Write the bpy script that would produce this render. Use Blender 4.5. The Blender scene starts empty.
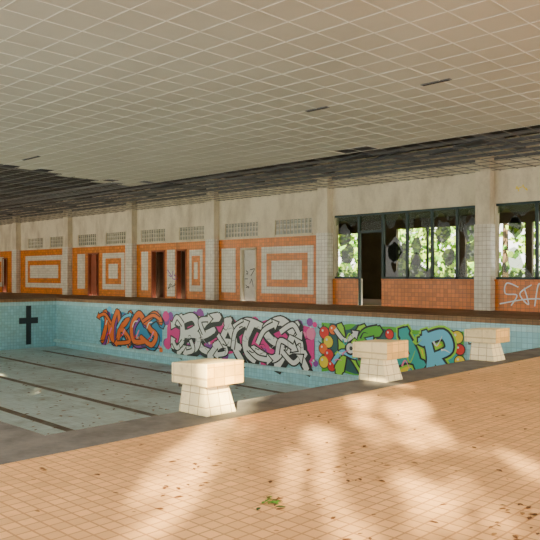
import bpy, math, random
from mathutils import Vector
random.seed(7)
scene=bpy.context.scene
C44,S44=math.cos(math.radians(44)),math.sin(math.radians(44))
def wx(u,Y):   # survey helper: X position along a wall at distance Y
    a=(u-270)/700.0
    return Y*(-S44+C44*a)/(C44+S44*a)

# ---------------------------------------------------------------- materials
def new_mat(name):
    m=bpy.data.materials.new(name); m.use_nodes=True
    return m,m.node_tree.nodes,m.node_tree.links,m.node_tree.nodes['Principled BSDF']
def math_n(N,L,op,a,b=None):
    n=N.new('ShaderNodeMath'); n.operation=op
    for i,v in enumerate((a,b)):
        if v is None: continue
        if isinstance(v,(int,float)): n.inputs[i].default_value=v
        else: L.new(v,n.inputs[i])
    return n.outputs[0]
def mixc(N,L,f,a,b,bt='MIX'):
    n=N.new('ShaderNodeMix'); n.data_type='RGBA'; n.blend_type=bt
    for s,v in ((n.inputs[0],f),(n.inputs[6],a),(n.inputs[7],b)):
        if isinstance(v,(int,float)): s.default_value=v
        elif isinstance(v,tuple): s.default_value=(v[0],v[1],v[2],1)
        else: L.new(v,s)
    return n.outputs[2]
def dirtmask(N,L,scale,lo,hi,zs=1):
    g=N.new('ShaderNodeNewGeometry')
    mp=N.new('ShaderNodeMapping'); mp.inputs['Scale'].default_value=(1,1,zs); L.new(g.outputs['Position'],mp.inputs[0])
    n=N.new('ShaderNodeTexNoise'); n.inputs['Scale'].default_value=scale; n.inputs['Detail'].default_value=7; n.inputs['Roughness'].default_value=.65
    L.new(mp.outputs[0],n.inputs['Vector'])
    r=N.new('ShaderNodeMapRange'); r.inputs[1].default_value=lo; r.inputs[2].default_value=hi
    L.new(n.outputs[0],r.inputs[0]); return r.outputs[0]
def plain(name,col,rough=.7,dirt=None,dscale=1.2,lo=.45,hi=.75,damt=.6,metal=0,zs=1):
    m,N,L,B=new_mat(name)
    B.inputs['Roughness'].default_value=rough; B.inputs['Metallic'].default_value=metal
    if dirt:
        f=math_n(N,L,'MULTIPLY',dirtmask(N,L,dscale,lo,hi,zs),damt)
        c=mixc(N,L,f,col,dirt)
        f2=math_n(N,L,'MULTIPLY',dirtmask(N,L,dscale*9,.5,.8),damt*.5)
        c=mixc(N,L,f2,c,dirt)
        L.new(c,B.inputs['Base Color'])
    else: B.inputs['Base Color'].default_value=(*col,1)
    return m
def tile(name,col,grout,size,gw=.08,var=.12,rough=.35,dirt=(.2,.13,.08),dscale=.6,lo=.5,hi=.8,damt=.5):
    m,N,L,B=new_mat(name)
    g=N.new('ShaderNodeNewGeometry')
    if isinstance(size,(int,float)): size=(size,)*3
    sp=N.new('ShaderNodeSeparateXYZ'); L.new(g.outputs['Position'],sp.inputs[0])
    sn=N.new('ShaderNodeSeparateXYZ'); L.new(g.outputs['Normal'],sn.inputs[0])
    mx=None; comb=N.new('ShaderNodeCombineXYZ')
    for i in range(3):
        d=math_n(N,L,'ADD',math_n(N,L,'DIVIDE',sp.outputs[i],size[i]),.37)
        fr=math_n(N,L,'FRACT',d)
        ln=math_n(N,L,'LESS_THAN',fr,gw)
        nm=math_n(N,L,'LESS_THAN',math_n(N,L,'ABSOLUTE',sn.outputs[i]),.5)
        q=math_n(N,L,'MULTIPLY',ln,nm)
        mx=q if mx is None else math_n(N,L,'MAXIMUM',mx,q)
        L.new(math_n(N,L,'FLOOR',d),comb.inputs[i])
    wn=N.new('ShaderNodeTexWhiteNoise'); wn.noise_dimensions='3D'; L.new(comb.outputs[0],wn.inputs[0])
    v=math_n(N,L,'ADD',math_n(N,L,'MULTIPLY',wn.outputs[0],var*2),1-var)
    vc=N.new('ShaderNodeCombineXYZ')
    for i in range(3): L.new(v,vc.inputs[i])
    c=mixc(N,L,1.0,col,vc.outputs[0],'MULTIPLY')
    c=mixc(N,L,mx,c,grout)
    f=math_n(N,L,'MULTIPLY',dirtmask(N,L,dscale,lo,hi),damt)
    c=mixc(N,L,f,c,dirt)
    f2=math_n(N,L,'MULTIPLY',dirtmask(N,L,dscale*8,.52,.8),damt*.6)
    c=mixc(N,L,f2,c,dirt)
    L.new(c,B.inputs['Base Color'])
    r=math_n(N,L,'ADD',math_n(N,L,'MULTIPLY',f,.4),rough); L.new(r,B.inputs['Roughness'])
    return m

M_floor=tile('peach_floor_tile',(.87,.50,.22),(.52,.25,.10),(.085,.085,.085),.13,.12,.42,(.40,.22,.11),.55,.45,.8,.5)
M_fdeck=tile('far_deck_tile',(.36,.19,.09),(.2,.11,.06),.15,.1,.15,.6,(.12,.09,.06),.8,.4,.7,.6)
M_cop=plain('coping_gravel',(.165,.160,.155),.9,(.065,.065,.065),2.5,.4,.65,.8)
M_pool=tile('pool_cyan_tile',(.36,.70,.80),(.25,.50,.60),.15,.1,.10,.3,(.28,.37,.36),.5,.5,.8,.4)
M_pool2=tile('pool_band_tile',(.50,.80,.86),(.30,.55,.62),.15,.1,.10,.3,(.34,.38,.34),.7,.5,.8,.5)
M_pfloor=tile('pool_floor_tile',(.72,.86,.86),(.54,.66,.66),.3,.05,.06,.5,(.30,.29,.24),.35,.46,.8,.7)
M_lane=plain('lane_line',(.17,.13,.10),.6,(.4,.38,.32),1.5)
M_black=plain('black_tile',(.02,.03,.04),.4)
M_plaster=plain('cream_plaster',(.80,.71,.50),.85,(.36,.27,.16),1.3,.44,.70,.6,zs=.45)
M_white=tile('white_tile',(.82,.77,.62),(.44,.36,.24),.15,.1,.08,.35,(.35,.25,.14),.8,.45,.8,.5)
M_orange=tile('orange_tile',(.76,.21,.01),(.36,.11,.01),.15,.1,.2,.35,(.28,.12,.03),.8,.45,.8,.45)
M_panel=plain('ceiling_panel',(.58,.54,.43),.75,(.43,.39,.30),.2,.35,.65,.6)
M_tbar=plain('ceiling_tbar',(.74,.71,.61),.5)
M_tbar_shade=plain('shaded_tbar',(.15,.145,.13),.5)  # same bars, darkened so the colour carries the open ceiling's shade
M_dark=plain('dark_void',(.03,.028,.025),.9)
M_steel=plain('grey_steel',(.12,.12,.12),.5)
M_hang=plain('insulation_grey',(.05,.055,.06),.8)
M_frame=plain('dark_green_frame',(.008,.035,.03),.5)
M_gblock=tile('glass_block',(.27,.28,.21),(.55,.49,.38),(.2,.2,.2),.16,.3,.2,(.1,.1,.08),1.5,.45,.7,.6)
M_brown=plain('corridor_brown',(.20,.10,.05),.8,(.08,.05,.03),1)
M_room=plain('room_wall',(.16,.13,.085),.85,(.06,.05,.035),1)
M_doorw=plain('door_white',(.74,.70,.60),.6,(.4,.33,.25),2)
M_doorr=plain('door_red_brown',(.36,.08,.03),.6,(.15,.05,.02),2)
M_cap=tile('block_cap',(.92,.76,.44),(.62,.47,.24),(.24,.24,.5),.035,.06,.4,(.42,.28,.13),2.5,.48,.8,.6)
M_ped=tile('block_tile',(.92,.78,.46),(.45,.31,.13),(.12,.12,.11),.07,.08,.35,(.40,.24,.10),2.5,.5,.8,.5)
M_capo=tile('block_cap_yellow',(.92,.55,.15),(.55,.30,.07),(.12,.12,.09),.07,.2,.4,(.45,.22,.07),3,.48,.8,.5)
M_bark=plain('bark',(.09,.06,.04),.9)
M_lawn=plain('lawn',(.10,.2,.04),.9)
def leafmat(n,c):
    m,N,L,B=new_mat(n); B.inputs['Base Color'].default_value=(*c,1); B.inputs['Roughness'].default_value=.6
    return m
M_leaf=leafmat('leaf_green',(.08,.24,.02)); M_leaf2=leafmat('leaf_light',(.24,.40,.05)); M_leafd=leafmat('leaf_dark',(.03,.08,.02))
M_dry=leafmat('leaf_dry',(.13,.05,.02)); M_dry2=leafmat('leaf_dry_tan',(.34,.17,.06))
def paint(n,c): return plain('paint_'+n,c,.45)
P={k:paint(k,c) for k,c in dict(white=(.88,.88,.86),black=(.01,.01,.015),pink=(.82,.02,.30),lpink=(.92,.22,.45),orange=(.92,.17,.01),blue=(.01,.25,.50),lblue=(.15,.6,.85),
  green=(.10,.50,.02),lgreen=(.34,.75,.03),yellow=(.95,.72,.01),red=(.78,.02,.01),teal=(.02,.42,.40),grey=(.4,.42,.44),purple=(.28,.04,.38),dteal=(.01,.11,.11)).items()}
def glassmat(name,tr,mixf,col):
    m,N,L,B=new_mat(name)
    out=[n for n in N if n.type=='OUTPUT_MATERIAL'][0]
    t=N.new('ShaderNodeBsdfTransparent'); t.inputs[0].default_value=(*tr,1)
    B.inputs['Base Color'].default_value=(*col,1); B.inputs['Roughness'].default_value=.15
    mx=N.new('ShaderNodeMixShader'); mx.inputs[0].default_value=mixf
    L.new(t.outputs[0],mx.inputs[1]); L.new(B.outputs[0],mx.inputs[2]); L.new(mx.outputs[0],out.inputs[0]); return m
M_glass=glassmat('dirty_glass',(.45,.52,.40),.35,(.1,.12,.1))
M_glassd=glassmat('dark_glass',(.12,.14,.1),.6,(.03,.04,.03))

# ---------------------------------------------------------------- mesh builder
class MB:
    def __init__(s): s.v=[];s.f=[];s.m=[];s.mats=[]
    def mi(s,m):
        if m not in s.mats: s.mats.append(m)
        return s.mats.index(m)
    def box(s,x0,x1,y0,y1,z0,z1,m):
        b=len(s.v); s.v+=[(x,y,z) for z in (z0,z1) for y in (y0,y1) for x in (x0,x1)]
        k=s.mi(m)
        for q in ((0,2,3,1),(4,5,7,6),(0,1,5,4),(2,6,7,3),(0,4,6,2),(1,3,7,5)):
            s.f.append(tuple(b+i for i in q)); s.m.append(k)
    def poly(s,pts,m):
        b=len(s.v); s.v+=[tuple(p) for p in pts]; s.f.append(tuple(range(b,b+len(pts)))); s.m.append(s.mi(m))
    def hexa(s,bot,top,m,mf=None):
        b=len(s.v); s.v+=bot+top; k=s.mi(m)
        for j,q in enumerate(((3,2,1,0),(4,5,6,7),(0,1,5,4),(1,2,6,5),(2,3,7,6),(3,0,4,7))):
            s.f.append(tuple(b+i for i in q)); s.m.append(s.mi(mf[j]) if mf and j in mf else k)
    def cyl(s,p,r,h,m,n=12,r2=None):
        r2=r if r2 is None else r2
        b=len(s.v);k=s.mi(m)
        for zz,rr in ((0,r),(h,r2)):
            s.v+=[(p[0]+rr*math.cos(2*math.pi*i/n),p[1]+rr*math.sin(2*math.pi*i/n),p[2]+zz) for i in range(n)]
        for i in range(n):
            j=(i+1)%n; s.f.append((b+i,b+j,b+n+j,b+n+i)); s.m.append(k)
        s.f.append(tuple(b+n+i for i in range(n))); s.m.append(k)
    def wall(s,x0,x1,z0,z1,y0,y1,ops,m):
        xs=sorted({x0,x1,*[max(x0,min(x1,o[i])) for o in ops for i in (0,1)]})
        zs=sorted({z0,z1,*[max(z0,min(z1,o[i])) for o in ops for i in (2,3)]})
        for i in range(len(xs)-1):
            run=None
            for j in range(len(zs)-1):
                cx=(xs[i]+xs[i+1])/2; cz=(zs[j]+zs[j+1])/2
                if any(o[0]<cx<o[1] and o[2]<cz<o[3] for o in ops):
                    if run is not None: s.box(xs[i],xs[i+1],y0,y1,run,zs[j],m); run=None
                elif run is None: run=zs[j]
            if run is not None: s.box(xs[i],xs[i+1],y0,y1,run,z1,m)
    def done(s,name,bevel=0):
        me=bpy.data.meshes.new(name); me.from_pydata(s.v,[],s.f); 
        for m in s.mats: me.materials.append(m)
        me.polygons.foreach_set('material_index',s.m); me.update()
        o=bpy.data.objects.new(name,me); scene.collection.objects.link(o)
        if bevel:
            bv=o.modifiers.new('bevel','BEVEL'); bv.width=bevel; bv.segments=2; bv.limit_method='ANGLE'
        return o

# ---------------------------------------------------------------- dimensions
YB=22.4; HC=4.73; PX0,PX1=-33.3,-4.85; PY0,PY1=2.6,18.45; XL,XR=-56,7.0; YF=-3.0
# floor (tiled deck)
b=MB()
b.box(-4.3,XR,YF,YB,-.15,0,M_floor)
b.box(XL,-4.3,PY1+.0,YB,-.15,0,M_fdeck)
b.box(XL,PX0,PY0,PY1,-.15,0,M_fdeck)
b.box(XL,-4.3,YF,PY0,-.15,0,M_cop)
b.box(PX1,-4.3,PY0,PY1,-.15,0,M_cop)
b.done('floor')
def leaf(b,x,y,z,s,m,curl=.3):
    a=random.uniform(0,6.28); ca,sa=math.cos(a),math.sin(a)
    pr=[(-1,0,.05),(-.4,.42,.3),(.3,.38,.3),(1,0,.1),(.3,-.38,.35),(-.4,-.42,.3)]
    b.poly([(x+(p[0]*ca-p[1]*sa)*s,y+(p[0]*sa+p[1]*ca)*s,z+.003+p[2]*s*curl) for p in pr],m)
# pool basin
b=MB()
def pz(x): return -2.49-.35*(x-PX0)/(PX1-PX0)
b.box(PX0-.2,PX1+.2,PY1,PY1+.2,-3.1,-.15,M_pool)
b.box(PX0-.2,PX1+.2,PY0-.2,PY0,-3.1,-.15,M_pool)
b.box(PX0-.2,PX0,PY0,PY1,-3.1,-.15,M_pool)
b.box(PX1,PX1+.2,PY0,PY1,-3.1,-.15,M_pool)
b.box(PX0,PX1,PY1-.02,PY1,-.34,-.17,M_pool2)
b.box(PX0,PX0+.02,PY0,PY1,-.34,-.17,M_pool2)
b.box(PX0,PX1,PY1-.14,PY1,-2.26,-2.12,M_pool2)
b.hexa([(PX0,PY0,-3.1),(PX1,PY0,-3.1),(PX1,PY1,-3.1),(PX0,PY1,-3.1)],[(PX0,PY0,pz(PX0)),(PX1,PY0,pz(PX1)),(PX1,PY1,pz(PX1)),(PX0,PY1,pz(PX0))],M_pfloor)
for k in range(6):
    y=3.94+2.6*k
    xa,xb=PX0+1.5,PX1-1.5
    b.poly([(xa,y-.12,pz(xa)+.006),(xb,y-.12,pz(xb)+.006),(xb,y+.12,pz(xb)+.006),(xa,y+.12,pz(xa)+.006)],M_lane)
    b.box(PX0+.0,PX0+.03,y-.13,y+.13,-2.3,-.35,M_black)
    b.box(PX0+.0,PX0+.034,y-.5,y+.5,-1.25,-.95,M_black)
for _ in range(900):  # dry leaf debris on the pool floor, part of the basin mesh
    x=random.uniform(-32,-7); y=random.uniform(3,18); leaf(b,x,y,pz(x)+.005,random.uniform(.03,.1),random.choice((M_dry,M_dry2)))
b.done('swimming_pool_with_leaves')

# ---------------------------------------------------------------- back wall
cols=[-11.3,-18.35,-25.3,-32.0,-38.7,-45.4,-52.1,-4.4]
X=lambda u: wx(u,YB)
doors=[(X(241),X(257),0,2.45,'w'),(X(152),X(165.5),0,2.5,'d'),(X(177),X(187),0,2.5,'d'),(X(88.5),X(99.5),0,2.5,'r'),(X(3),X(8),0,2.4,'d')]
cler=[(X(225),X(258)),(X(275),X(312)),(X(141),X(165)),(X(179),X(204)),(X(78),X(96)),(X(106),X(127)),(X(28),X(43)),(X(50),X(65))]
cl=[(a,c,2.97,3.62) for a,c in cler]
wins=[(-18.0,-11.65,1.05,3.62),(-11.0,-4.75,1.05,3.62)]
dwin=(X(358),X(382),0,2.95)
ops=[d[:4] for d in doors]+cl+wins+[dwin]
b=MB(); b.wall(XL,XR,0,5.8,YB,YB+.3,ops,M_plaster); b.done('wall_back')
# tile cladding
b=MB()
bays=[(-25.0,-18.65),(-31.7,-25.6),(-38.4,-32.3),(-45.1,-39.0),(-51.8,-45.7)]
for a,c in bays: b.wall(a,c,0,2.86,YB-.03,YB,ops,M_orange)
b.wall(-18.07,-11.6,0,1.0,YB-.03,YB,[dwin],M_orange)
b.wall(-11.02,-4.7,0,1.0,YB-.03,YB,[],M_orange)
def ring(x0,x1,z0=.38,z1=2.45):
    g=min(.32,(x1-x0)*.18)
    b.box(x0,x1,YB-.036,YB-.03,z0,z1,M_white)
    b.box(x0+g,x1-g,YB-.042,YB-.036,z0+.3,z1-.3,M_orange)
    b.box(x0+2*g,x1-2*g,YB-.048,YB-.042,z0+.62,z1-.62,M_white)
ring(X(262),X(314)); b.box(X(222),X(236),YB-.036,YB-.03,.38,2.45,M_white)
ring(X(190),X(203)); b.box(X(142),X(148.5),YB-.036,YB-.03,.38,2.45,M_white); b.box(X(167.5),X(175.5),YB-.036,YB-.03,.1,2.5,M_white)
ring(X(103),X(125)); b.box(X(78),X(85.5),YB-.036,YB-.03,.38,2.45,M_white)
ring(X(26),X(64)); ring(-51.3,-47.6)
b.done('wall_tile_cladding')
for i,xc in enumerate(cols):
    b=MB()
    b.box(xc-.30,xc+.30,YB-.36,YB,0,2.92,M_white)
    b.box(xc-.27,xc+.27,YB-.33,YB,2.92,5.8,M_plaster)
    b.done('tiled_column',.01)
# glass block clerestories
for i,(a,c) in enumerate(cler):
    b=MB(); b.box(a,c,YB+.06,YB+.14,2.97,3.62,M_gblock)
    n=max(2,int((c-a)/.2))
    for k in range(n+1):
        x=a+(c-a)*k/n; b.box(x-.013,x+.013,YB+.04,YB+.07,2.97,3.62,M_plaster)
    for k in range(4):
        z=2.97+.65*k/3; b.box(a,c,YB+.045,YB+.065,z-.013,z+.013,M_plaster)
    b.box(a-.04,c+.04,YB-.04,YB+.02,2.91,2.97,M_plaster)
    b.done('window_glass_block')
# doors
for i,d in enumerate(doors):
    b=MB(); x0,x1,_,z1,k=d
    fm=M_doorr if k!='w' else M_plaster
    for (p,q) in ((x0,x0+.08),(x1-.08,x1)): b.box(p,q,YB-.06,YB+.2,0,z1,fm)
    b.box(x0,x1,YB-.06,YB+.2,z1-.08,z1,fm)
    if k=='w':
        b.box(x0+.1,x1-.1,YB+.1,YB+.15,0.02,z1-.1,M_doorw)
        b.box(x0+.2,x0+.35,YB+.06,YB+.1,1.0,1.04,M_steel)
    elif k=='r': b.box(x0+.1,(x0+x1)/2+.1,YB+.1,YB+.15,.02,z1-.1,M_doorr)
    else:
        # door leaf standing open inwards
        b.box(x0+.1,x0+.15,YB+.2,YB+1.0,.02,z1-.12,M_brown)
    b.done('door_%d'%(i+1))
# big windows
def window(idx,x0,x1,div,dw=None):
    b=MB(); z0,z1=1.05,3.62; y0,y1=YB+.05,YB+.15; t=.05
    b.box(x0,x1,y0,y1,z1-.08,z1,M_frame)
    segs=[(x0,x1)] if not dw else [(x0,dw[0]),(dw[1],x1)]
    for p,q in segs: b.box(p,q,y0,y1,z0,z0+.08,M_frame); b.box(p-.0,q,YB-.08,YB+.04,z0-.05,z0+.0,M_orange)
    for d in div: b.box(d-t,d+t,y0,y1,z0,z1,M_frame)
    if dw:
        for d in dw: b.box(d-t,d+t,y0-.02,y1,0,z1,M_frame)
        b.box(dw[0],dw[1],y0,y1,2.85,2.95,M_frame)
    # remaining pieces of broken, dirty glass
    edges=sorted([x0]+div+([*dw] if dw else [])+[x1])
    for i in range(len(edges)-1):
        a,c=edges[i]+.05,edges[i+1]-.05
        if c-a<.3: continue
        if dw and abs(edges[i]-dw[0])<.01: 
            b.poly([(a,YB+.1,2.95),(c,YB+.1,2.95),(c,YB+.1,z1-.05),(a,YB+.1,z1-.05)],M_glass); continue
        w=c-a; yy=YB+.1; n=9
        # jagged lower shard
        hh=(.9,.5,1.2,.7)[i%4]; ph=random.uniform(0,6)
        top=[(a+w*k/n,z0+.15+hh*(.5+.5*math.sin(ph+k*.8))+random.uniform(0,.15)) for k in range(n+1)]
        b.poly([(a,yy,z0+.05),(c,yy,z0+.05)]+[(p[0],yy,p[1]) for p in reversed(top)],M_glassd if i%4 in(2,3) else M_glass)
        ph=random.uniform(0,6); hh=(.3,.8,.5,1.0)[i%4]
        top=[(a+w*k/n,z1-.12-hh*(.5+.5*math.sin(ph+k*.9))-random.uniform(0,.1)) for k in range(n+1)]
        b.poly([(a,yy,z1-.05)]+[(p[0],yy,p[1]) for p in top]+[(c,yy,z1-.05)],M_glass)
        # irregular dark glass pieces left in the pane
        for _ in range(2):
            cx=random.uniform(a+.2,c-.2) if c-a>.45 else (a+c)/2; cz=random.uniform(1.5,3.0); r=random.uniform(.22,.4)
            r=min(r,(c-a)/2-.02)
            pts=[(cx+min(r,r*random.uniform(.7,1.1))*math.cos(t*.5236),yy-.005,cz+r*random.uniform(.8,1.5)*math.sin(t*.5236)) for t in range(12)]
            b.poly(pts,M_glassd)
    b.done('window_%d'%idx)
window(1,-18.0,-11.65,[X(406),X(431),X(456)],(X(358),X(382)))
window(2,-11.0,-4.75,[-9.6,-8.2,-6.8])
# rooms behind
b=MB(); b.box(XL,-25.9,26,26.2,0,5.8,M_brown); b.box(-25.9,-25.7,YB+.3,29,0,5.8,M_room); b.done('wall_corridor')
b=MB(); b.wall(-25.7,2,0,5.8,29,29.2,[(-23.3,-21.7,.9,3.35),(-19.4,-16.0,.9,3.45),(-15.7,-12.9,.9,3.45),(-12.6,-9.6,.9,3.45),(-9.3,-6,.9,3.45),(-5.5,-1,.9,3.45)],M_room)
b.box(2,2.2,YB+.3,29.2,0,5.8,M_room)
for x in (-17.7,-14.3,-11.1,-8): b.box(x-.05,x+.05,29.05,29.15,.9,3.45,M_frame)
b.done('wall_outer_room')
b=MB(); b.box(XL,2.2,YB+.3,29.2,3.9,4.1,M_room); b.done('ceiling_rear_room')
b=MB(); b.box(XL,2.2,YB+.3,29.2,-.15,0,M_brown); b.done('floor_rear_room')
b=MB(); b.box(XL-.3,XL,YF,29.2,0,5.8,M_plaster); b.done('wall_left')

# ---------------------------------------------------------------- ceiling
S=.6
def present(x,y):
    ex=-21.6-.25*(y-9.7)
    ey=16.35
    if x<ex-.3 or y>ey: return False
    if x<ex+.5 and random.random()<.35: return False
    if y>ey-.6 and random.random()<.10: return False
    return True
b=MB()
nx0=int(XL/S); nx1=int(XR/S)+1; ny0=int(YF/S)-1; ny1=int(YB/S)+1
for i in range(nx0,nx1):
    for j in range(ny0,ny1):
        x=i*S; y=j*S
        if present(x+.3,y+.3) and (i,j) not in ((-9,23),):
            dz=random.uniform(0,.006)
            b.box(x+.006,x+S-.006,y+.006,y+S-.006,HC+.006+dz,HC+.02+dz,M_panel)
b.done('ceiling')
b=MB()
tw=.0075
for i in range(nx0,nx1+1):
    x=i*S
    if x<-24: b.box(x-.012,x+.012,YF,YB,HC-.008,HC+.006,M_tbar_shade); continue
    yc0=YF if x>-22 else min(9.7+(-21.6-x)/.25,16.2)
    b.box(x-tw,x+tw,yc0,16.2,HC-.003,HC+.003,M_tbar); b.box(x-.012,x+.012,16.2,YB,HC-.008,HC+.006,M_tbar_shade)
    if yc0>YF: b.box(x-.012,x+.012,YF,yc0,HC-.008,HC+.006,M_tbar_shade)
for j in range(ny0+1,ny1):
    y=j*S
    if y>16.3: b.box(XL,XR,y-.012,y+.012,HC-.01,HC+.006,M_tbar_shade); continue
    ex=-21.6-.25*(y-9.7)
    b.box(ex,XR,y-tw,y+tw,HC-.003,HC+.003,M_tbar); b.box(XL,ex,y-.012,y+.012,HC-.01,HC+.006,M_tbar_shade)
b.done('ceiling_grid')
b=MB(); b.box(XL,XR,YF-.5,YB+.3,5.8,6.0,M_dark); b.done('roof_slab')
b=MB()
for j in range(7):
    y=17+.9*j
    b.box(XL,XR,y-.04,y+.04,5.1,5.2,M_steel)
for i in range(14):
    x=-50+4*i
    b.box(x-.06,x+.06,YF,YB,5.3,5.5,M_steel)
b.done('roof_beams')
# hanging insulation pieces
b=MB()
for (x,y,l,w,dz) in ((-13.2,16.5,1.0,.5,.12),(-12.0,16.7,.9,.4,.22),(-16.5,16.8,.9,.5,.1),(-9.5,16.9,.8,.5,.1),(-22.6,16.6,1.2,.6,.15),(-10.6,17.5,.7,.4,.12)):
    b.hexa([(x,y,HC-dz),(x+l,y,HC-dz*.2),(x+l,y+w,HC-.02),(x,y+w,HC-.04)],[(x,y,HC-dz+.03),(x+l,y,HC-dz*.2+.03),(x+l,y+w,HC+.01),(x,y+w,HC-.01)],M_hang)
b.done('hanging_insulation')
def ceil_pt(u,v):
    t=700*(HC-1.2)/(275-v); a=(u-270)/700
    return t*(-S44+C44*a),t*(C44+S44*a)
for u,v,hl in ((317,109,.3),(436,82,.3),(31,158,.5)):
    x,y=ceil_pt(u,v)
    b=MB(); b.box(x-hl,x+hl,y-.05,y+.05,HC-.012,HC+.004,M_steel); b.box(x-hl+.03,x+hl-.03,y-.03,y+.03,HC-.02,HC-.012,M_dark)
    b.done('ceiling_light_fixture')

# ---------------------------------------------------------------- starting blocks
for k,y0 in enumerate((3.88,6.5,9.1)):
    b=MB(); x1=-4.44; x0=-4.92; ya=y0-.04; yb=ya+.43
    # tapered tiled pedestal
    b.hexa([(-4.86,y0-.01,0),(-4.48,y0-.01,0),(-4.48,y0+.34,0),(-4.86,y0+.34,0)],
           [(-4.84,y0+.02,.26),(-4.54,y0+.02,.26),(-4.54,y0+.29,.26),(-4.84,y0+.29,.26)],M_ped)
    # cap with sloping top
    b.hexa([(x0,ya,.255),(x1,ya,.255),(x1,yb,.255),(x0,yb,.255)],
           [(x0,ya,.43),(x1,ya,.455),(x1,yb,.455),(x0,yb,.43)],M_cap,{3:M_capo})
    # grab bar
    b.box(x0+.03,x0+.05,ya+.05,yb-.05,.21,.23,M_steel)
    b.box(x0+.03,x0+.05,ya+.05,ya+.07,.21,.26,M_steel); b.box(x0+.03,x0+.05,yb-.07,yb-.05,.21,.26,M_steel)
    b.done('starting_block',.012)

# ---------------------------------------------------------------- graffiti
class Paint:
    def __init__(s,x0,z0,W,H,Y): s.b=MB(); s.x0,s.z0,s.W,s.H,s.Y=x0,z0,W,H,Y; s.n=0
    def P(s,p,off): return (s.x0+p[0],s.Y-off,s.z0+p[1])
    def smooth(s,pts,closed=False,k=6):
        out=[];n=len(pts)
        rng=range(n if closed else n-1)
        for i in rng:
            g=lambda j: pts[j%n] if closed else pts[max(0,min(n-1,j))]
            p0,p1,p2,p3=g(i-1),g(i),g(i+1),g(i+2)
            for q in range(k):
                t=q/k
                out.append(tuple(.5*((2*p1[d])+(-p0[d]+p2[d])*t+(2*p0[d]-5*p1[d]+4*p2[d]-p3[d])*t*t+(-p0[d]+3*p1[d]-3*p2[d]+p3[d])*t**3) for d in (0,1)))
        if not closed: out.append(pts[-1])
        return out
    def blob(s,pts,col,layer,smooth=True):
        s.n+=1; off=.002+layer*.002+s.n*.00001
        q=s.smooth(pts,True) if smooth else pts
        cx=sum(p[0] for p in q)/len(q); cz=sum(p[1] for p in q)/len(q)
        for i in range(len(q)):
            s.b.poly([s.P((cx,cz),off),s.P(q[i],off),s.P(q[(i+1)%len(q)],off)],P[col])
    def disc(s,c,r,col,layer,n=16,sx=1):
        s.blob([(c[0]+r*sx*math.cos(2*math.pi*i/n),c[1]+r*math.sin(2*math.pi*i/n)) for i in range(n)],col,layer,False)
    def stroke(s,pts,w,col,layer,curve=True,taper=False,w1=None):
        s.n+=1; off=.002+layer*.002+s.n*.00001
        q=s.smooth(pts) if curve else pts
        L=[];R=[];n=len(q)
        w1=w if w1 is None else w1
        for i in range(n):
            a=q[max(0,i-1)]; c=q[min(n-1,i+1)]
            dx,dz=c[0]-a[0],c[1]-a[1]; l=math.hypot(dx,dz) or 1
            ww=(w+(w1-w)*i/(n-1))*.5*(1 if not taper else (1-.85*i/(n-1)))
            L.append((q[i][0]-dz/l*ww,q[i][1]+dx/l*ww)); R.append((q[i][0]+dz/l*ww,q[i][1]-dx/l*ww))
        for i in range(n-1):
            s.b.poly([s.P(R[i],off),s.P(R[i+1],off),s.P(L[i+1],off),s.P(L[i],off)],P[col])
        return q
    def arrow(s,pts,w,fill,out,o,layer):
        q=s.smooth(pts); a=q[-3]; c=q[-1]; dx,dz=c[0]-a[0],c[1]-a[1]; l=math.hypot(dx,dz) or 1; dx/=l; dz/=l
        for (ww,col,ly,e) in ((w+2*o,out,layer,o*1.6),(w,fill,layer+1,0)):
            s.stroke(pts,ww,col,ly)
            h=w*1.15+e; tip=(c[0]+dx*(w*1.5+e),c[1]+dz*(w*1.5+e))
            s.n+=1; off=.002+ly*.002+s.n*.00001
            bx,bz=c[0]-dx*e*.5,c[1]-dz*e*.5
            s.b.poly([s.P((bx-dz*h,bz+dx*h),off),s.P((bx+dz*h,bz-dx*h),off),s.P(tip,off)],P[col])
    def letter(s,strokes,x,z,w,h,sw,fill,out,o=.07,layer=4,sh=0):
        tr=lambda st:[(x+p[0]*w+sh*p[1],z+p[1]*h) for p in st]
        for st in strokes:
            q=s.stroke(tr(st),sw*1.15+2*o,out,layer,w1=sw*.8+2*o)
            s.disc(q[0],sw*.55+o,out,layer,5); s.disc(q[-1],sw*.45+o,out,layer,5)
        for st in strokes:
            q=s.stroke(tr(st),sw*1.15,fill,layer+1,w1=sw*.8)
            s.disc(q[0],sw*.55,fill,layer+1,5); s.disc(q[-1],sw*.45,fill,layer+1,5)
    def done(s,name='graffiti_mural'): return s.b.done(name)
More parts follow.
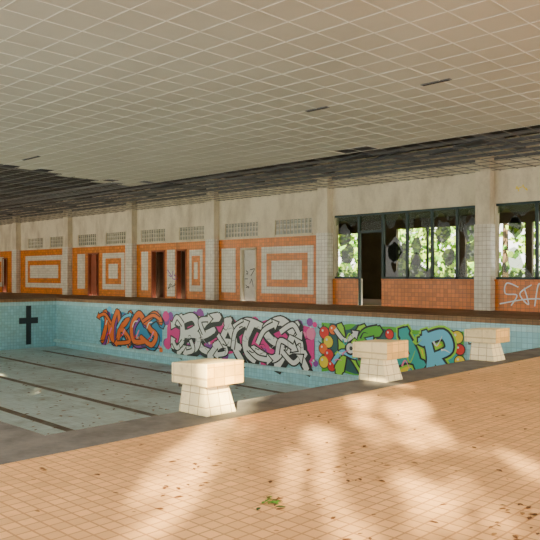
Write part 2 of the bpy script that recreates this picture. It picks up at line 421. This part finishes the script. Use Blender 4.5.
G=dict(
 B=[[(.1,-.12),(.18,.5),(-.05,1.1)],[(-.2,.9),(.6,1.12),(.95,.78),(.3,.5)],[(.3,.52),(1.05,.5),(.95,.02),(-.3,.05)]],
 E=[[(1.15,1.12),(.4,.98),(.05,.5),(.3,.05),(1.2,-.1)],[(-.1,.42),(.5,.52),(.95,.68)]],
 A=[[(-.3,-.12),(.15,.45),(.45,1.15)],[(.3,1.1),(.75,.6),(.95,.2),(1.3,-.1)],[(-.1,.25),(.5,.42),(1.1,.3)]],
 S=[[(1.25,.85),(.7,1.12),(.1,.85),(.4,.55),(.95,.32),(.6,-.05),(-.3,.2)]],
 T=[[(-.4,.8),(.3,1.08),(1.3,.92)],[(.55,1.0),(.35,.5),(.55,.1),(.95,-.1)]],
 N=[[(-.1,-.1),(.15,.5),(.05,1.1)],[(-.1,1.05),(.4,.7),(.6,.25),(.95,-.05)],[(.85,0),(.8,.6),(1.1,1.15)]],
 K=[[(.1,-.12),(.2,.5),(.0,1.12)],[(1.1,1.1),(.7,.7),(.2,.5),(.7,.35),(1.25,-.1)]],
 C=[[(1.15,.8),(.6,1.1),(.05,.6),(.35,.02),(1.2,.05)]],
 R=[[(.1,-.12),(.2,.5),(-.05,1.1)],[(-.2,.9),(.7,1.12),(.95,.75),(.25,.5)],[(.4,.5),(.75,.25),(1.3,-.12)]])
Yw=PY1-.021
def strip(p,x0,x1,z0,z1,col,layer,n,amp):
    tops=[z1+random.uniform(-amp,amp) for _ in range(n)]; bots=[z0+random.uniform(-amp,amp) for _ in range(n)]
    T=p.smooth([(x0+(x1-x0)*i/(n-1),tops[i]) for i in range(n)]); Bt=p.smooth([(x0+(x1-x0)*i/(n-1),bots[i]) for i in range(n)])
    off=.002+layer*.002
    for i in range(len(T)-1): p.b.poly([p.P(Bt[i],off),p.P(Bt[i+1],off),p.P(T[i+1],off),p.P(T[i],off)],P[col])
ZB=-2.06
# orange letters with blue shadow
x0=wx(100,PY1); W=wx(164,PY1)-x0
p=Paint(x0,ZB,W,1.68,Yw)
strip(p,.1,W-.1,.25,1.4,'blue',0,12,.2)
for i in range(40):
    x=random.uniform(.1,W-.1); p.disc((x,random.choice((.2,1.45))+random.uniform(-.18,.15)),random.uniform(.1,.24),random.choice(('lblue','lblue','grey','orange','purple','lpink')),1,7)
cw=W/4.6
for i,ch in enumerate('NKCS'):
    x=.35+i*cw*1.0
    p.letter(G[ch],x+.1,.14,cw*.8,1.15,.28,('purple','blue','purple','blue')[i],'black',.07,2,.15)
for i,ch in enumerate('NKCS'):
    x=.35+i*cw*1.0
    p.letter(G[ch],x,.26,cw*.8,1.15,.25,'orange','black',.05,4 if i%2 else 5,.15)
    p.stroke([(x+.2,.9),(x+.35,1.15),(x+.6,1.2)],.05,'white',7); p.stroke([(x+.3,.4),(x+.5,.55)],.09,'red',7); p.stroke([(x+.5,.5),(x+.7,.8)],.07,'lpink',7)
p.arrow([(W*.45,.6),(W*.5,.25),(W*.3,.1)],.16,'orange','black',.05,7)
p.arrow([(W*.7,1.2),(W*.85,1.5),(W*.95,1.35)],.14,'orange','black',.05,7)
p.arrow([(W*.2,1.0),(W*.1,1.4),(0,1.3)],.14,'orange','black',.05,7)
p.arrow([(W*.3,.8),(W*.4,1.3),(W*.5,1.45)],.12,'lblue','black',.04,7)
for i in range(6): p.stroke([(W*.17*i,.1),(W*.17*i+.6,.0+random.random()*.25)],.06,'black',6,taper=True)
p.done()
# white wildstyle letters on magenta cloud
x0=wx(166,PY1); W=wx(317,PY1)-x0
p=Paint(x0,ZB,W,1.68,Yw)
strip(p,.1,W-.1,.2,1.5,'pink',0,16,.12)
for i in range(80):
    x=random.uniform(0,W); z=random.choice((.3,1.4))+random.uniform(-.25,.25)
    p.disc((x,z),random.uniform(.08,.26),random.choice(('pink','pink','lpink','purple','pink','purple')),1,9)
for i in range(30): p.disc((random.uniform(0,W),random.uniform(.2,1.65)),random.uniform(.03,.07),random.choice(('white','lpink','yellow','white')),2)
cw=(W-1.2)/5.6
seq='BEATSA'
pl=[(.85+i*cw*.93, .2+.07*math.sin(i*2.1), (1.0,.85,1.05,.9,1.05,.8)[i]) for i in range(6)]
for (x,z,s),ch in zip(pl,seq): p.letter(G[ch],x+.08,z-.08,cw*.85*s,1.2,.36,'black','black',.07,2,.25)
for i,((x,z,s),ch) in enumerate(zip(pl,seq)):
    p.letter(G[ch],x,z,cw*.85*s,1.2,.30,'white','black',.055,4 if i%2 else 6,.25)
for i,(x,z,s) in enumerate(pl):
    for _ in range(6):
        ax=x+random.uniform(0,cw*.8); az=z+random.uniform(.05,1.1)
        p.stroke([(ax,az),(ax+random.uniform(.05,.25),az+random.uniform(-.15,.15)),(ax+random.uniform(.15,.4),az+random.uniform(-.25,.25))],random.choice((.03,.045,.06)),random.choice(('black','grey','black')),9,taper=True)
for pts in ([(1.2,.5),(.8,.2),(.55,.45)],[(1.2,1.2),(.8,1.5),(.55,1.2)],[(W-1.6,.5),(W-1.1,.15),(W-.8,.3)],[(W-1.7,1.2),(W-1.1,1.5),(W-.8,1.2)],[(W*.4,.9),(W*.46,.3),(W*.40,.12)],[(W*.3,.9),(W*.27,1.4),(W*.33,1.5)],[(W*.66,.7),(W*.7,1.2),(W*.76,1.45)],[(W*.6,.5),(W*.66,.2),(W*.72,.15)],[(W*.2,.6),(W*.22,.2),(W*.17,.05)],[(W*.5,.4),(W*.52,1.1),(W*.58,1.4)],[(W*.78,.4),(W*.8,.9),(W*.87,.7)]):
    p.arrow(pts,.17,'white','black',.055,7)
p.done()
# small tags
def tag(x,z,Y,n,s,col,name='graffiti_tag',k=.10):
    p=Paint(x,z,1,1,Y)
    for i in range(n):
        q=[(i*s*.8+random.uniform(0,s*.9),random.uniform(0,s*1.2)) for _ in range(4)]
        p.stroke(q,s*k,col,1)
    p.done(name)
tag(wx(316,PY1),-.75,Yw,3,.28,'black')
tag(wx(318,PY1),-1.2,Yw,2,.22,'black')
tag(wx(466,PY1),-.7,Yw,3,.2,'black')
# green characters and letters
x0=wx(322,PY1); W=wx(464,PY1)-x0
p=Paint(x0,ZB,W,1.68,Yw)
strip(p,0,W,.0,1.62,'green',0,14,.05)
strip(p,.35,W*.5,.1,1.55,'dteal',1,9,.1)
strip(p,W*.52,W-.1,.15,1.5,'teal',1,9,.1)
strip(p,W*.58,W-.5,.3,1.3,'yellow',2,9,.15)
def bub(c,col,r): p.disc(c,r+.03,'black',2); p.disc(c,r,col,3); p.disc((c[0]-r*.35,c[1]+r*.35),r*.22,'white',4,8)
for c,col,r in (((.12,1.3),'red',.2),((.3,1.0),'yellow',.2),((.08,.75),'orange',.18),((.32,.55),'red',.2),((.1,.3),'yellow',.2),((.5,1.42),'orange',.16),((.45,.2),'red',.18),
        ((W-.2,1.45),'yellow',.18),((W-.12,1.1),'red',.15),((W-.42,1.5),'orange',.13),((W-.12,.75),'yellow',.16),((W-.4,.22),'yellow',.22),((W-.1,.4),'red',.18),((W*.52,1.4),'red',.15),((W*.55,.3),'yellow',.2),((W*.5,.95),'orange',.15),((W*.46,.2),'red',.16),((W*.5,.6),'yellow',.12)):
    bub(c,col,r)
p.letter(G['K'],.7,.22,.85,1.15,.34,'lgreen','black',.06,4,.1)
p.letter(G['E'],1.55,.3,.7,1.05,.30,'green','black',.06,6)
p.arrow([(.5,.3),(.9,.7),(1.5,.6),(2.0,1.1)],.16,'lblue','black',.05,8); p.arrow([(.6,1.45),(1.0,1.1),(1.4,1.3)],.14,'white','black',.05,8)
p.arrow([(2.3,1.2),(1.9,.8),(2.2,.3)],.14,'lgreen','black',.05,8)
p.disc((1.25,.85),.24,'black',11,12); p.disc((1.25,.85),.17,'white',12,12); p.disc((1.28,.85),.07,'black',13)
p.letter(G['A'],W*.56,.22,.9,1.15,.40,'black','lgreen',.06,4)
p.letter(G['R'],W*.77,.22,.8,1.15,.40,'black','lgreen',.06,4)
p.letter(G['A'],W*.56,.22,.9,1.15,.27,'teal','black',.04,6)
p.letter(G['R'],W*.77,.22,.8,1.15,.27,'lblue','black',.04,6)
for _ in range(22):
    ax=random.uniform(.5,W-.4); az=random.uniform(.2,1.3)
    p.stroke([(ax,az),(ax+.12,az+random.uniform(-.2,.2)),(ax+.3,az+random.uniform(-.2,.2))],.07,random.choice(('white','teal','black','lgreen','lpink')),13,taper=True)
p.done()
# tags on the back wall and door
p=Paint(X(503),.18,1,1,YB-.03)
for q in ([(.55,.62),(.15,.75),(.1,.4),(.5,.35),(.3,.0)],[(1.0,.7),(.6,.4),(.9,.05),(.75,.6)],[(1.1,.0),(1.25,.75),(1.5,.1),(1.7,.7)],[(1.75,.65),(1.9,.0),(2.2,.45),(2.0,.75)],[(2.0,.1),(2.5,.7),(2.6,.1)],[(2.4,.1),(2.8,.75),(3.0,.1),(3.3,.6)],[(-.1,.05),(1.2,.25),(2.8,.02)]):
    p.stroke(q,.045,'white',1)
p.done('graffiti_tag')
tag(X(168),.9,YB-.036,2,.5,'purple'); tag(X(515),3.95,YB,2,.3,'yellow'); tag(X(168),.4,YB-.036,2,.4,'black')
tag(X(243.5),1.0,YB+.1,2,.4,'black'); tag(X(243.5),.6,YB+.1,2,.35,'black')

# ---------------------------------------------------------------- fallen leaves
b=MB()
for _ in range(620):
    x=random.uniform(-4.25,2); y=random.uniform(.8,12)
    leaf(b,x,y,0,random.uniform(.010,.032),random.choice((M_dry,M_dry,M_dry2)))
for _ in range(14):
    gx=random.uniform(-4.1,-1); gy=random.uniform(1.2,6)
    for _ in range(9): leaf(b,gx+random.gauss(0,.12),gy+random.gauss(0,.12),0,random.uniform(.012,.03),M_dry)
def gp(u,v):
    t=840/(v-275); a=(u-270)/700; return t*(-S44+C44*a),t*(C44+S44*a)
cx,cy=gp(272,503)
for _ in range(22): leaf(b,cx+random.gauss(0,.045),cy+random.gauss(0,.045),.004,random.uniform(.015,.03),random.choice((M_leaf,M_leaf,M_dry,M_leafd)),.6)
b.done('fallen_leaves')

# ---------------------------------------------------------------- trees outside
def leaves(b,gen,n,s0,s1,mats):
    for _ in range(n):
        c=gen()
        if c is None: continue
        s=random.uniform(s0,s1)
        u=Vector((random.gauss(0,1),random.gauss(0,1),random.gauss(0,1))).normalized()
        w=u.orthogonal().normalized()
        c=Vector(c)
        b.poly([c-u*s,c+w*s*.6,c+u*s,c-w*s*.6],random.choice(mats))
D=Vector((-.633,.779,0)); Lv=Vector((.779,.633,0))
# sun-patch gaps in an unseen, added leaf screen: lateral centre, half width, near and far reach of the light
slots=[(-.80,.22,4.7,5.6),(-.90,.19,3.1,4.6),(-.12,.15,3.7,5.6),(.53,.34,4.9,7.0),(.60,.26,3.3,4.25),(-.90,.2,5.9,7.4),(.65,.25,7.6,8.9),(.1,.10,3.2,3.7),(1.2,.10,4.2,4.8)]
def clear(l,dd,mg,mz,keep):
    for c,h,d0,d1 in slots:
        if abs(l-c)<h+mg and d0-mz<dd<d1+mz and random.random()>keep: return True
    return False
def gen():
    d=-25+random.uniform(-1.2,1.2); l=random.uniform(-36,15); z=random.uniform(.3,15.5)
    if clear(l,z/.364+d,.28,.8,0): return None
    p=D*d+Lv*l; return (p.x,p.y,z)
def gens():
    d=-25+random.uniform(-.5,.5); l=random.uniform(-1.9,1.8); dd=random.uniform(1.5,10.5)
    if clear(l,dd,.03,.08,.06): return None
    p=D*d+Lv*l; return (p.x,p.y,(dd-d)*.364)
b=MB(); leaves(b,gen,60000,.22,.42,[M_leaf,M_leafd]); leaves(b,gens,6500,.08,.17,[M_leaf,M_leafd])
for l in range(-35,15,4):
    p=D*-25.5+Lv*(l+.4); b.cyl((p.x,p.y,-.5),.25,9,M_bark,10,.12)
b.done('added_tree_gobo')
def gen2():
    x=random.uniform(-46,-6); y=random.uniform(38,43); z=random.uniform(-.2,9)
    if math.sin(x*.9)+math.sin(x*.37+z*.8)>1.1 and random.random()<.9: return None
    return (x,y,z)
b=MB(); leaves(b,gen2,17000,.15,.35,[M_leaf,M_leaf2,M_leaf2])
for x in range(-44,-6,5): b.cyl((x,40,-.3),.22,8,M_bark,10,.1)
b.done('garden_trees')
b=MB(); b.box(-70,20,29.2,60,-.4,-.2,M_lawn); b.done('lawn_ground')

# near-side glazed facade (behind the viewer)
b=MB()
for x in (-55,-48.2,-41.4,-34.6,-27.8,-21,-14.2,-7.4,-.6,6.8): b.box(x-.2,x+.2,YF-.4,YF,0,5.8,M_plaster)
b.box(XL,XR,YF-.4,YF,HC,5.8,M_plaster)
b.box(XR,XR+.3,YF,YB+.3,HC,5.8,M_plaster)
for y in (1,5,9,13,17,21): b.box(XR,XR+.3,y-.15,y+.15,0,HC,M_plaster)
b.done('wall_front')

# ---------------------------------------------------------------- light
w=bpy.data.worlds.new('sky'); scene.world=w; w.use_nodes=True
bg=w.node_tree.nodes['Background']; bg.inputs[0].default_value=(1,.96,.88,1); bg.inputs[1].default_value=6.0
sd=bpy.data.lights.new('sun','SUN'); sd.energy=50; sd.angle=math.radians(.3); sd.color=(1,.80,.42)
so=bpy.data.objects.new('sun',sd); scene.collection.objects.link(so)
el=math.atan(.364); dirv=Vector((D.x*math.cos(el),D.y*math.cos(el),-math.sin(el)))
so.rotation_euler=dirv.to_track_quat('-Z','Y').to_euler(); so.location=(20,-25,20)

cd=bpy.data.cameras.new('camera'); cd.sensor_width=36; cd.lens=700/540*36; cd.shift_y=5/540; cd.clip_end=300
co=bpy.data.objects.new('camera',cd); scene.collection.objects.link(co)
co.location=(0,0,1.2); co.rotation_euler=(math.radians(90),0,math.radians(44)); scene.camera=co
